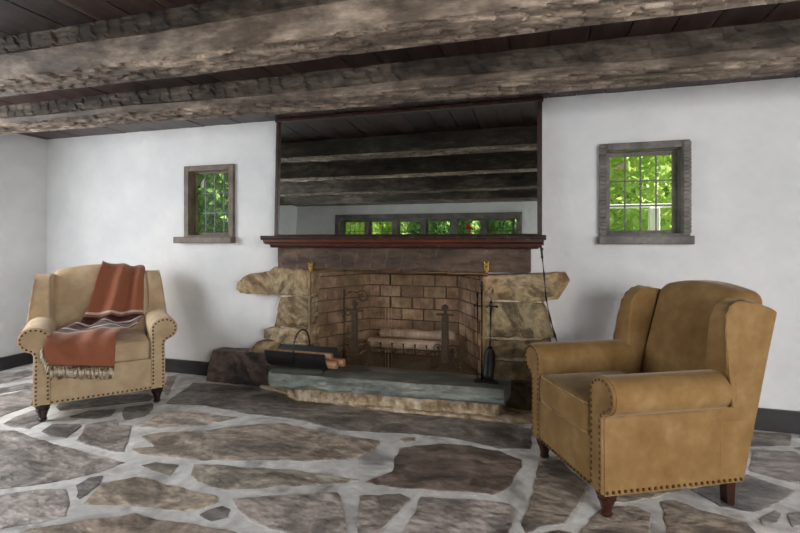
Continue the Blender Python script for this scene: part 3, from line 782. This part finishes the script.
for i in range(8):
    for j in range(8): bm.faces.new((g[i][j],g[i][j+1],g[i+1][j+1],g[i+1][j]))
o = obj('blade', bm, 'iron', sh, True); md = o.modifiers.new('thick','SOLIDIFY'); md.thickness = .004
pk = tag(empty('fire_poker', (-.468, 3.462, .245)), 'slim black fire poker hanging left of the stand post', 'poker')
bm = bmesh.new(); tube(bm, [(0,0,.01),(0,0,.54)], [.003,.006], 8); obj('shaft', bm, 'iron', pk, True)
bm = bmesh.new(); tube(bm, [(0,0,.54),(.0,0,.62)], .009, 8); obj('handle', bm, 'iron', pk, True)

# cord from mantel end
bm = bmesh.new(); pts = [wal(u, v, y) + (y,) for u, v, y in [(540,240,3.50),(542,255,3.50),(544,275,3.50),(546,298,3.52),(550,318,3.54),(555,335,3.55),(560,352,3.55),(566,375,3.56),(570,400,3.58)]]
pts = [(p[0], p[2], p[1]) for p in pts]; pts = [(pts[0][0]-.005, 3.46, 1.20)]+pts+[(.12,3.58,.01)]
tube(bm, pts, .0075, 8); hc = obj('hanging_cord', bm, 'cord', None, True); tag(hc, 'dark cord hanging from right end of the mantel down the stone', 'cord')
bm = bmesh.new(); p = Vector(pts[2]); tube(bm, [p+Vector((0,0,.05)), p-Vector((0,0,.02))], .011, 10); obj('ferrule', bm, 'rustiron', hc, True)

# ================================================================== ARMCHAIRS
def armchair(loc, rz, W, D, sz, fab, legm, label, wt=.08, flare=.012):
    r = tag(empty('wingback_armchair', loc, rz), label, 'armchair', 'wingback armchairs')
    yf, yb = -D/2, D/2; hw = W/2; aw = .100; z0 = .115*sz
    def bulge(z): return flare+(.090-flare)*max(0, min(1, (.97-z)/.42)) if z > .499 else .090*max(0, (z-.475)/.025)
    # turned front legs
    for s in (-1,1):
        bm = bmesh.new(); k = sz
        lathe(bm, [(.018,0),(.024,.006*k),(.026,.016*k),(.021,.022*k),(.024,.035*k),(.031,.06*k),(.040,.078*k),(.041,.084*k),(.036,.088*k),(.045,.096*k),(.047,.108*k),(.047,.118*k)], s*(hw-.052), yf+.052, 18)
        o = sharp(obj('front_leg', bm, legm, r, True), 50)
        bm = bmesh.new(); xc = s*(hw-.05)
        A = [bm.verts.new((xc+a*.021, yb-.04+b*.021, 0)) for a,b in ((-1,-1),(1,-1),(1,1),(-1,1))]; B = [bm.verts.new((xc+a*.024, yb-.04+b*.024, z0+.01)) for a,b in ((-1,-1),(1,-1),(1,1),(-1,1))]
        bm.faces.new(A[::-1]); bm.faces.new(B)
        for i in range(4): bm.faces.new((A[i],A[(i+1)%4],B[(i+1)%4],B[i]))
        bev(obj('rear_leg', bm, legm, r), .003)
    # seat base
    bm = bmesh.new(); zc = .345*sz
    rbox(bm, hw-aw+.02, D/2-.02, (zc-z0)/2, .012, 6, 2, lambda x,y,z: (x, y+.012, z+(zc+z0)/2)); obj('seat_base', bm, fab, r, True)
    # arms: scroll section swept front to back, side continues to the rear
    ah = .645*sz; rc = .085; zc_ = ah-rc
    def prof(s, ins=0):
        P = [(hw-ins, z0+ins), (hw-ins, .30*sz), (hw-.002-ins, zc_-.110), (hw+.006-ins, zc_-.092)]
        rr = rc-ins; cx = hw+.002
        for i in range(17):
            a = math.radians(-78+i*(168)/16); P.append((cx+rr*math.cos(a), zc_+rr*math.sin(a)))
        for i in range(1,7):
            a = math.radians(90+i*15); P.append((cx-.004+(rr+.017+ .0)*math.cos(a)*1.0, zc_+rr*math.sin(a)))
        P += [(hw-aw+ins, zc_-.06), (hw-aw+ins, z0+ins)]
        return [(s*x, z) for x, z in P]
    for s in (-1,1):
        bm = bmesh.new(); prism(bm, prof(s), 'y', yf+.008, yf+.60); o = sharp(obj('arm', bm, fab, r, True), 42)
        bm = bmesh.new(); prism(bm, prof(s,.004), 'y', yf-.004, yf+.012); fc = bev(sharp(obj('arm_front', bm, fab, r, True), 30), .006, 3)
        # nails round the front
        bm = bmesh.new(); Q = prof(s, .017); seq = Q[:-1]+[Q[-1]]
        L = [Vector(q) for q in seq]; acc = 0; nxt = 0; sp = .0285
        for i in range(len(L)-1):
            seg = (L[i+1]-L[i]).length
            while nxt <= acc+seg:
                p = L[i].lerp(L[i+1], (nxt-acc)/seg); ball(bm, (p.x, yf-.004, p.y), .0075, 8); nxt += sp
            acc += seg
        obj('nailhead_trim', bm, 'nail', r, True)
        # outer side panel behind the roll, raked at the rear
        bm = bmesh.new(); rk = lambda z: yb+.20*max(0,(z-z0))/.85/sz
        prism(bm, [(yf+.60,z0),(yb,z0),(rk(.35*sz),.35*sz),(rk(.55*sz),.55*sz),(yf+.60,.55*sz)], 'x', s*(hw-.05), s*(hw-.0005)); bev(obj('side_panel', bm, fab, r), .004)
        bm = bmesh.new(); y = yf+.02
        while y < yb-.01: ball(bm, (s*(hw+.003), y, z0+.016), .0075, 8); y += .030
        obj('nailhead_trim', bm, 'nail', r, True)
        # wing
        zt = .965*sz; bm = bmesh.new()
        ol = [(yf+.582,.40*sz),(yf+.580,.475*sz),(yf+.579,.50*sz),(yf+.577,.56*sz),(yf+.575,.66*sz),(yf+.585,.78*sz),(yf+.60,.88*sz),(yf+.622,.925*sz),(yf+.655,.955*sz),(yf+.70,.967*sz),(yf+.78,.957*sz),(yf+.88,.925*sz),(rk(.905*sz)+.005,.905*sz),(rk(.66*sz),.66*sz),(rk(.50*sz),.50*sz),(rk(.475*sz),.475*sz),(rk(.40*sz),.40*sz)]
        prism(bm, ol, 'x', s*(hw-wt), s*(hw+.002))
        for v in bm.verts: 
            fz = v.co.z/sz; k = max(0, min(1, (yf+.80-v.co.y)/.20)); w_ = bulge(fz) if abs(v.co.x) > hw-.01 else flare*min(1, max(0, (fz-.46)/.12))
            v.co.x += s*k*w_
        edge_pts = [[Vector((s*((hw-wt+.012) if e else (hw-.006)), y-.001, z)) for y, z in ol[2:11]] for e in (0,)]
        for q in edge_pts[:1]:
            for v in q: v.x += s*bulge(v.z/sz)
        wo = obj('wing', bm, fab, r, True); sharp(wo, 40); bev(wo, .012, 3)
        bm = bmesh.new(); [tube(bm, q, .0055, 6) for q in edge_pts[:1]]; obj('piping', bm, fab, wo, True)
    bm = bmesh.new(); x = -(hw-aw)+.005
    while x < hw-aw: ball(bm, (x, yf-.006, z0+.016), .0075, 8); x += .030
    obj('nailhead_trim', bm, 'nail', r, True)
    # front rail cover
    bm = bmesh.new(); rbox(bm, hw-aw+.004, .02, (zc-z0)/2, .008, 6, 2, lambda x,y,z: (x, y+yf+.018, z+(zc+z0)/2)); obj('front_rail', bm, fab, r, True)
    # seat cushion
    cx, cy0, cy1 = hw-aw-.006, yf-.012, yf+.50; ch = .075*sz
    def cf(x,y,z):
        t = (1-(x/cx)**2)*(1-((y)/(.256))**2 if abs(y)<.256 else 0)
        return (x, y+(cy0+cy1)/2-.012*(1-(x/cx)**2)*(1 if y<0 else 0), z+zc+ch+(.022*t if z>0 else 0)+.004*n3(x*7,y*7,3))
    bm = bmesh.new(); rbox(bm, cx, (cy1-cy0)/2, ch, .03, 12, 4, cf); cu = obj('seat_cushion', bm, fab, r, True)
    bm = bmesh.new()
    for zz in (1,-1):
        pts = []
        for i in range(41):
            x = (-1+2*i/40)*(cx-.012); pts.append(cf(x, -(cy1-cy0)/2+.008+(.0 if abs(x)<cx-.03 else .006), zz*(ch-.008)))
        for e in (0,-1):
            ex = pts[e]; back = [ (ex[0]*1.015, ex[1]+.45*j/8+.01, ex[2]) for j in range(9)]
            pts = (back[::-1]+pts) if e == 0 else (pts+back)
        tube(bm, pts, .0055, 6)
    obj('piping', bm, 'piping', cu, True)
    # back: crowned pad raked between the wings
    bx, bz0, bz1 = hw-.05, .40*sz, .98*sz
    def bf(x,y,z):
        zz = z+(bz0+bz1)/2; t = (zz-bz0)/(bz1-bz0)
        crown = .045*(1-(x/bx)**2)*max(0,t)**2
        rake = .185*(zz-.3*sz)/.7/sz
        bul = -.028*(1-(x/bx)**2)*math.sin(PI*min(1,max(0,t)))*(1 if y<0 else .2)
        return (x*(1-.05*max(0,t)), y+yf+.70+rake+bul-.02, zz+crown)
    bm = bmesh.new(); rbox(bm, bx, .085, (bz1-bz0)/2, .055, 14, 5, bf); obj('back_cushion', bm, fab, r, True)
    bm = bmesh.new(); prism(bm, [(yb-.04,z0),(yb,z0),(yb+.185,.90*sz),(yb+.14,.90*sz)], 'x', -(hw-.03), hw-.03); bev(obj('outer_back', bm, fab, r), .006)
    return r

RZ_R = math.atan2(-.888, .459); RZ_L = math.radians(50)
# right chair: near front corner at (.244,2.267)
def place(corner, W, D, rz, near):
    # local corner (near*W/2, -D/2) -> world corner
    lx, ly = near*W/2, -D/2; c, s = math.cos(rz), math.sin(rz)
    return (corner[0]-(c*lx-s*ly), corner[1]-(s*lx+c*ly), 0.004)
WR, WL, DD = .69, .81, .727
chR = armchair(place((.244,2.267), WR, DD, RZ_R, 1), RZ_R, WR, DD, 1.0, 'velvet_b', 'legred', 'golden tan velvet wingback armchair with empty seat, right of the hearth')
chL = armchair(place((-3.31,2.36), WL, DD, RZ_L, -1), RZ_L, WL, DD, 1.01, 'velvet_a', 'legdark', 'light tan wingback armchair with a rust throw over it, left of the hearth', .095, .035)

# ------------------------------------------------------------------ throw blanket on the left chair
def catmull(P, t):
    n = len(P)-1; f = t*n; i = min(int(f), n-1); u = f-i
    p0, p1, p2, p3 = P[max(i-1,0)], P[i], P[i+1], P[min(i+2,n)]
    return .5*((2*p1)+(-p0+p2)*u+(2*p0-5*p1+4*p2-p3)*u*u+(-p0+3*p1-3*p2+p3)*u**3)
yfL = -DD/2
ST = [  # left edge, right edge (chair-local), fold depth
    ((.02,.52,.80),(.30,.52,.80),.004),
    ((.02,.515,1.00),(.30,.50,.96),.006),
    ((.01,.43,1.045),(.32,.43,1.0),.008),
    ((.00,.34,1.02),(.325,.345,.965),.016),
    ((-.03,.285,.93),(.31,.29,.90),.022),
    ((-.06,.235,.80),(.305,.24,.78),.024),
    ((-.10,.185,.68),(.30,.20,.66),.024),
    ((-.15,.10,.575),(.295,.14,.56),.022),
    ((-.22,-.05,.548),(.27,.02,.545),.018),
    ((-.275,-.20,.545),(.21,-.14,.545),.016),
    ((-.315,-.33,.545),(.13,-.30,.545),.014),
    ((-.335,-.400,.52),(.08,-.395,.515),.012),
    ((-.335,-.425,.475),(.07,-.425,.44),.012),
    ((-.300,-.430,.405),(.065,-.432,.345),.012)]
Lp = [Vector(s[0]) for s in ST]; Rp = [Vector(s[1]) for s in ST]; Ap = [Vector((s[2],0,0)) for s in ST]
nt_, ns_ = 120, 60; bm = bmesh.new(); grid = []; uvs = {}
for i in range(nt_+1):
    t = i/nt_; a, b = catmull(Lp, t), catmull(Rp, t); am = catmull(Ap, t).x
    t2 = min(1, t+.01); t1 = max(0, t-.01)
    tan = (catmull(Lp,t2)+catmull(Rp,t2)-catmull(Lp,t1)-catmull(Rp,t1)).normalized(); acr = (b-a).normalized()
    nrm = acr.cross(tan).normalized()
    if nrm.y > 0 and t > .25: nrm = -nrm
    row = []
    for j in range(ns_+1):
        s = j/ns_; p = a.lerp(b, s)
        ph = (s+.25*t)*PI*(4.2 if t<.5 else 4.2-2.4*min(1,(t-.5)*3))+1.0
        fold = am*(math.sin(ph)*.9+.35*math.sin(s*PI*6.3+t*9+1.3)+1.1)
        if t > .5: fold += .020*(1+n3(s*2.2+t*3, t*9-s*3, 4))
        p = p+nrm*(fold if t > .15 else fold*.4)*(-1 if nrm.z < -.2 else 1)
        if s > .97 or s < .03: p = p-nrm*.002
        v = bm.verts.new(p); row.append(v); uvs[v] = (s, t)
    grid.append(row)
uvl = bm.loops.layers.uv.new('UVMap')
for i in range(nt_):
    for j in range(ns_):
        f = bm.faces.new((grid[i][j],grid[i][j+1],grid[i+1][j+1],grid[i+1][j])); f.smooth = True
        for l in f.loops: l[uvl].uv = uvs[l.vert]
hem = [v.co.copy() for v in grid[-1]]
def blanketmat():
    m = bpy.data.materials.new('striped_wool'); m.use_nodes = True; nt = m.node_tree; N = nt.nodes; L = nt.links; b = N['Principled BSDF']
    uv = N.new('ShaderNodeUVMap'); sp = N.new('ShaderNodeSeparateXYZ'); L.new(uv.outputs[0], sp.inputs[0])
    rp = N.new('ShaderNodeValToRGB'); rp.color_ramp.interpolation = 'CONSTANT'; L.new(sp.outputs['Y'], rp.inputs[0])
    rust=(178,112,84); cream=(226,212,194); maroon=(88,46,44); dark=(60,40,42); rose=(128,74,68)
    bands = [(0,rust),(.475,cream),(.487,rust),(.503,dark),(.525,maroon),(.56,cream),(.578,dark),(.595,rose),(.62,maroon),(.65,cream),(.665,dark),(.69,maroon),(.715,rust),(.728,cream),(.738,rust)]
    el = rp.color_ramp.elements
    while len(el) < len(bands): el.new(.9)
    for e, (p, c) in zip(el, bands): e.position = p; e.color = lin(c)
    n = N.new('ShaderNodeTexNoise'); n.inputs['Scale'].default_value = 140; n.inputs['Detail'].default_value = 4
    tc = N.new('ShaderNodeTexCoord'); L.new(tc.outputs['Object'], n.inputs['Vector'])
    mx = N.new('ShaderNodeMix'); mx.data_type = 'RGBA'; mx.blend_type = 'MULTIPLY'; mx.inputs[0].default_value = .35
    L.new(rp.outputs[0], mx.inputs[6]); L.new(n.outputs['Fac'], mx.inputs[7]); L.new(mx.outputs[2], b.inputs['Base Color'])
    b.inputs['Roughness'].default_value = .9; b.inputs['Sheen Weight'].default_value = .25; b.inputs['Specular IOR Level'].default_value = .1
    bp = N.new('ShaderNodeBump'); bp.inputs['Strength'].default_value = .2; bp.inputs['Distance'].default_value = .002; L.new(n.outputs['Fac'], bp.inputs['Height']); L.new(bp.outputs[0], b.inputs['Normal'])
    return m
MT['blanket'] = blanketmat()
bl = tag(empty('throw_blanket', chL.location, RZ_L), 'rust wool throw with dark and cream stripes and cream fringe, draped over the left armchair', 'blanket')
o = obj('cloth', bm, 'blanket', bl, fix=False); md = o.modifiers.new('thick', 'SOLIDIFY'); md.thickness = .005; md.offset = 0
bm = bmesh.new(); k = 46
for i in range(k):
    s = (i+.5)/k*ns_; j = min(int(s), ns_-1); p = hem[j].lerp(hem[j+1], s-j); L = random.uniform(.08,.095)
    q = p+Vector((random.uniform(-.012,.012), random.uniform(-.014,-.006), -L))
    tube(bm, [p+Vector((0,0,.004)), p.lerp(q,.5)+Vector((random.uniform(-.004,.004),-.003,0)), q], [.004,.005,.003], 5)
corner = [grid_v for grid_v in ()]
edge = [catmull(Lp, t) for t in [.83+.17*i/12 for i in range(13)]]
for i in range(13):
    p = edge[i]+Vector((0,-.012,.008)); q = p+Vector((random.uniform(-.03,-.005), -.025, -random.uniform(.05,.075)))
    tube(bm, [p, p.lerp(q,.5)+Vector((-.006,-.004,.004)), q], [.004,.005,.003], 5)
obj('fringe', bm, 'fringe', bl, True)

# ================================================================== OUTDOORS
bm = bmesh.new(); box(bm, -14, 12, YB+.5, 16, -.5, -.4); box(bm, -14, 12, -16, YF-.5, -.5, -.4); tag(obj('lawn', bm, 'grass'), kind='structure')
def shrub(x, y, z0, R, H, n, m, label, seed, group):
    rd = random.Random(seed); r = tag(empty('leafy_tree', (x, y, -.4)), label, 'tree', group)
    bm = bmesh.new()
    for _ in range(n):
        a = rd.uniform(0, 2*PI); b = math.acos(rd.uniform(-1,1)); q = rd.uniform(.55,1)**.6
        bump = 1+.25*n3(math.cos(a)*2, math.sin(a)*2, b*2+seed)
        p = Vector((R*q*bump*math.sin(b)*math.cos(a), R*.7*q*bump*math.sin(b)*math.sin(a), z0+.4+H/2+H/2*q*math.cos(b)))
        s = rd.uniform(.05,.11); ax = Vector((rd.uniform(-1,1),rd.uniform(-1,1),rd.uniform(-1,1))).normalized(); M = Matrix.Rotation(rd.uniform(0,6.3),3,ax)
        vs = [bm.verts.new(p+M@Vector(v)*s) for v in ((-1,0,0),(0,-.45,0),(1,0,.1),(0,.45,0))]; bm.faces.new(vs)
    obj('foliage', bm, m, r, fix=False)
    bm = bmesh.new(); tube(bm, [(0,0,0),(.04,0,.5),(0,.03,z0+.4+H*.25)], [.10,.08,.04], 8); obj('trunk', bm, 'trunk', r, True)
shrub(-4.3, 6.3, .3, 1.15, 3.4, 8000, 'leaf_g', 'green tree outside the left window', 1, 'trees outside')
shrub(1.15, 6.9, .3, 1.45, 3.4, 9000, 'leaf_y', 'yellow-green tree outside the right window', 3, 'trees outside')
for i in range(5):
    shrub(-6.8+2.0*i, -5.6, .2, .88, 3.6, 6000, 'leaf_y' if i in (0,1,4) else 'leaf_g', ['yellow-green tree seen leftmost through the window band in the mirror','yellow-green tree seen second from left through the window band in the mirror','green tree seen in the middle of the window band in the mirror','green tree seen right of middle through the window band in the mirror','yellow-green tree seen rightmost through the window band in the mirror'][i], 20+i, 'trees outside')
def hedge(y, face, x0, x1, h, label):
    bm = bmesh.new(); nx, nz = 130, 46; g = []
    for i in range(nx+1):
        row = []
        for j in range(nz+1):
            x = x0+(x1-x0)*i/nx; z = -.4+(h+.4)*j/nz
            d = .35*n3(x*.9,z*.9,3)+.22*n3(x*2.4,z*2.4,5)+.12*n3(x*6,z*6,7)
            row.append(bm.verts.new((x+.05*n3(x*5,z*5,1), y+face*(d+.3-.5*(j/nz)**3), z+(.25*n3(x*1.5,1,2) if j == nz else 0))))
        g.append(row)
    for i in range(nx):
        for j in range(nz): bm.faces.new((g[i][j],g[i+1][j],g[i+1][j+1],g[i][j+1]))
    for a, b in ((g[0], 1), (g[-1], -1)): pass
    o = obj('hedge', bm, 'hedge'); md = o.modifiers.new('thick','SOLIDIFY'); md.thickness = .6; return tag(o, label, 'hedge')
hedge(9.6, -1, -14, 8, 4.2, 'tall green hedge behind the trees outside the two small windows')
hedge(-8.2, 1, -14, 6, 4.4, 'tall green hedge behind the trees seen in the mirror')
r = tag(empty('garden_fence', (1.0, 5.2, -.4)), 'white post and rail garden fence outside the right window', 'fence')
bm = bmesh.new(); box(bm, -1.2, 1.6, -.02, .02, 1.965, 2.005); bev(obj('rail', bm, 'white', r), .005)
for xx in (-.9, wal(654,218,5.2)[0]-1.0, 1.3):
    bm = bmesh.new(); box(bm, xx-.045, xx+.045, -.045, .045, 0, 1.965); bev(obj('post', bm, 'white', r), .006)

# ================================================================== LIGHT
def area(name, loc, tgt, sx, sy, e, col):
    l = bpy.data.lights.new(name, 'AREA'); l.shape = 'RECTANGLE'; l.size = sx; l.size_y = sy; l.energy = e; l.color = col
    o = bpy.data.objects.new(name, l); C.objects.link(o); o.location = loc
    o.rotation_euler = (Vector(tgt)-Vector(loc)).to_track_quat('-Z', 'Y').to_euler(); return o
area('left_fill_light', (-4.7, 1.55, 1.5), (-1.2, 2.3, .9), 1.6, 1.3, 88, (.95,.98,1))  # unseen area lamp for light from the left; this wall has no window
area('right_fill_light', (2.9, -.9, 1.5), (-.6, 2.9, .9), 2.6, 1.6, 125, (1,.98,.95))  # added fill lamp out of view, in front of the solid right wall
area('rear_fill_light', (1.7, -1.4, 1.5), (-.7, 3.6, 1.1), 2.2, 1.2, 98, (1,1,1))  # added fill lamp behind the camera, beside the window band, not in it
sl = bpy.data.lights.new('sun', 'SUN'); sl.energy = 20; sl.angle = .02; sl.color = (1,.96,.86)
so = bpy.data.objects.new('sun', sl); C.objects.link(so); so.rotation_euler = Vector((-.75,.0,-.75)).to_track_quat('-Z','Y').to_euler()
w = bpy.data.worlds.new('sky'); sc.world = w; w.use_nodes = True; N = w.node_tree.nodes; L = w.node_tree.links
bg = N['Background']; sky = N.new('ShaderNodeTexSky'); sky.sky_type = 'HOSEK_WILKIE'; sky.turbidity = 4; sky.sun_direction = (.7,0,.7)
hs = N.new('ShaderNodeMix'); hs.data_type = 'RGBA'; hs.inputs[0].default_value = .6; hs.inputs[7].default_value = (1,1,1,1); L.new(sky.outputs[0], hs.inputs[6]); L.new(hs.outputs[2], bg.inputs[0]); bg.inputs[1].default_value = 1.4
sc.cycles.denoising_prefilter = 'FAST'
sc.view_settings.view_transform = 'Standard'; sc.view_settings.look = 'None'; sc.view_settings.exposure = -.33
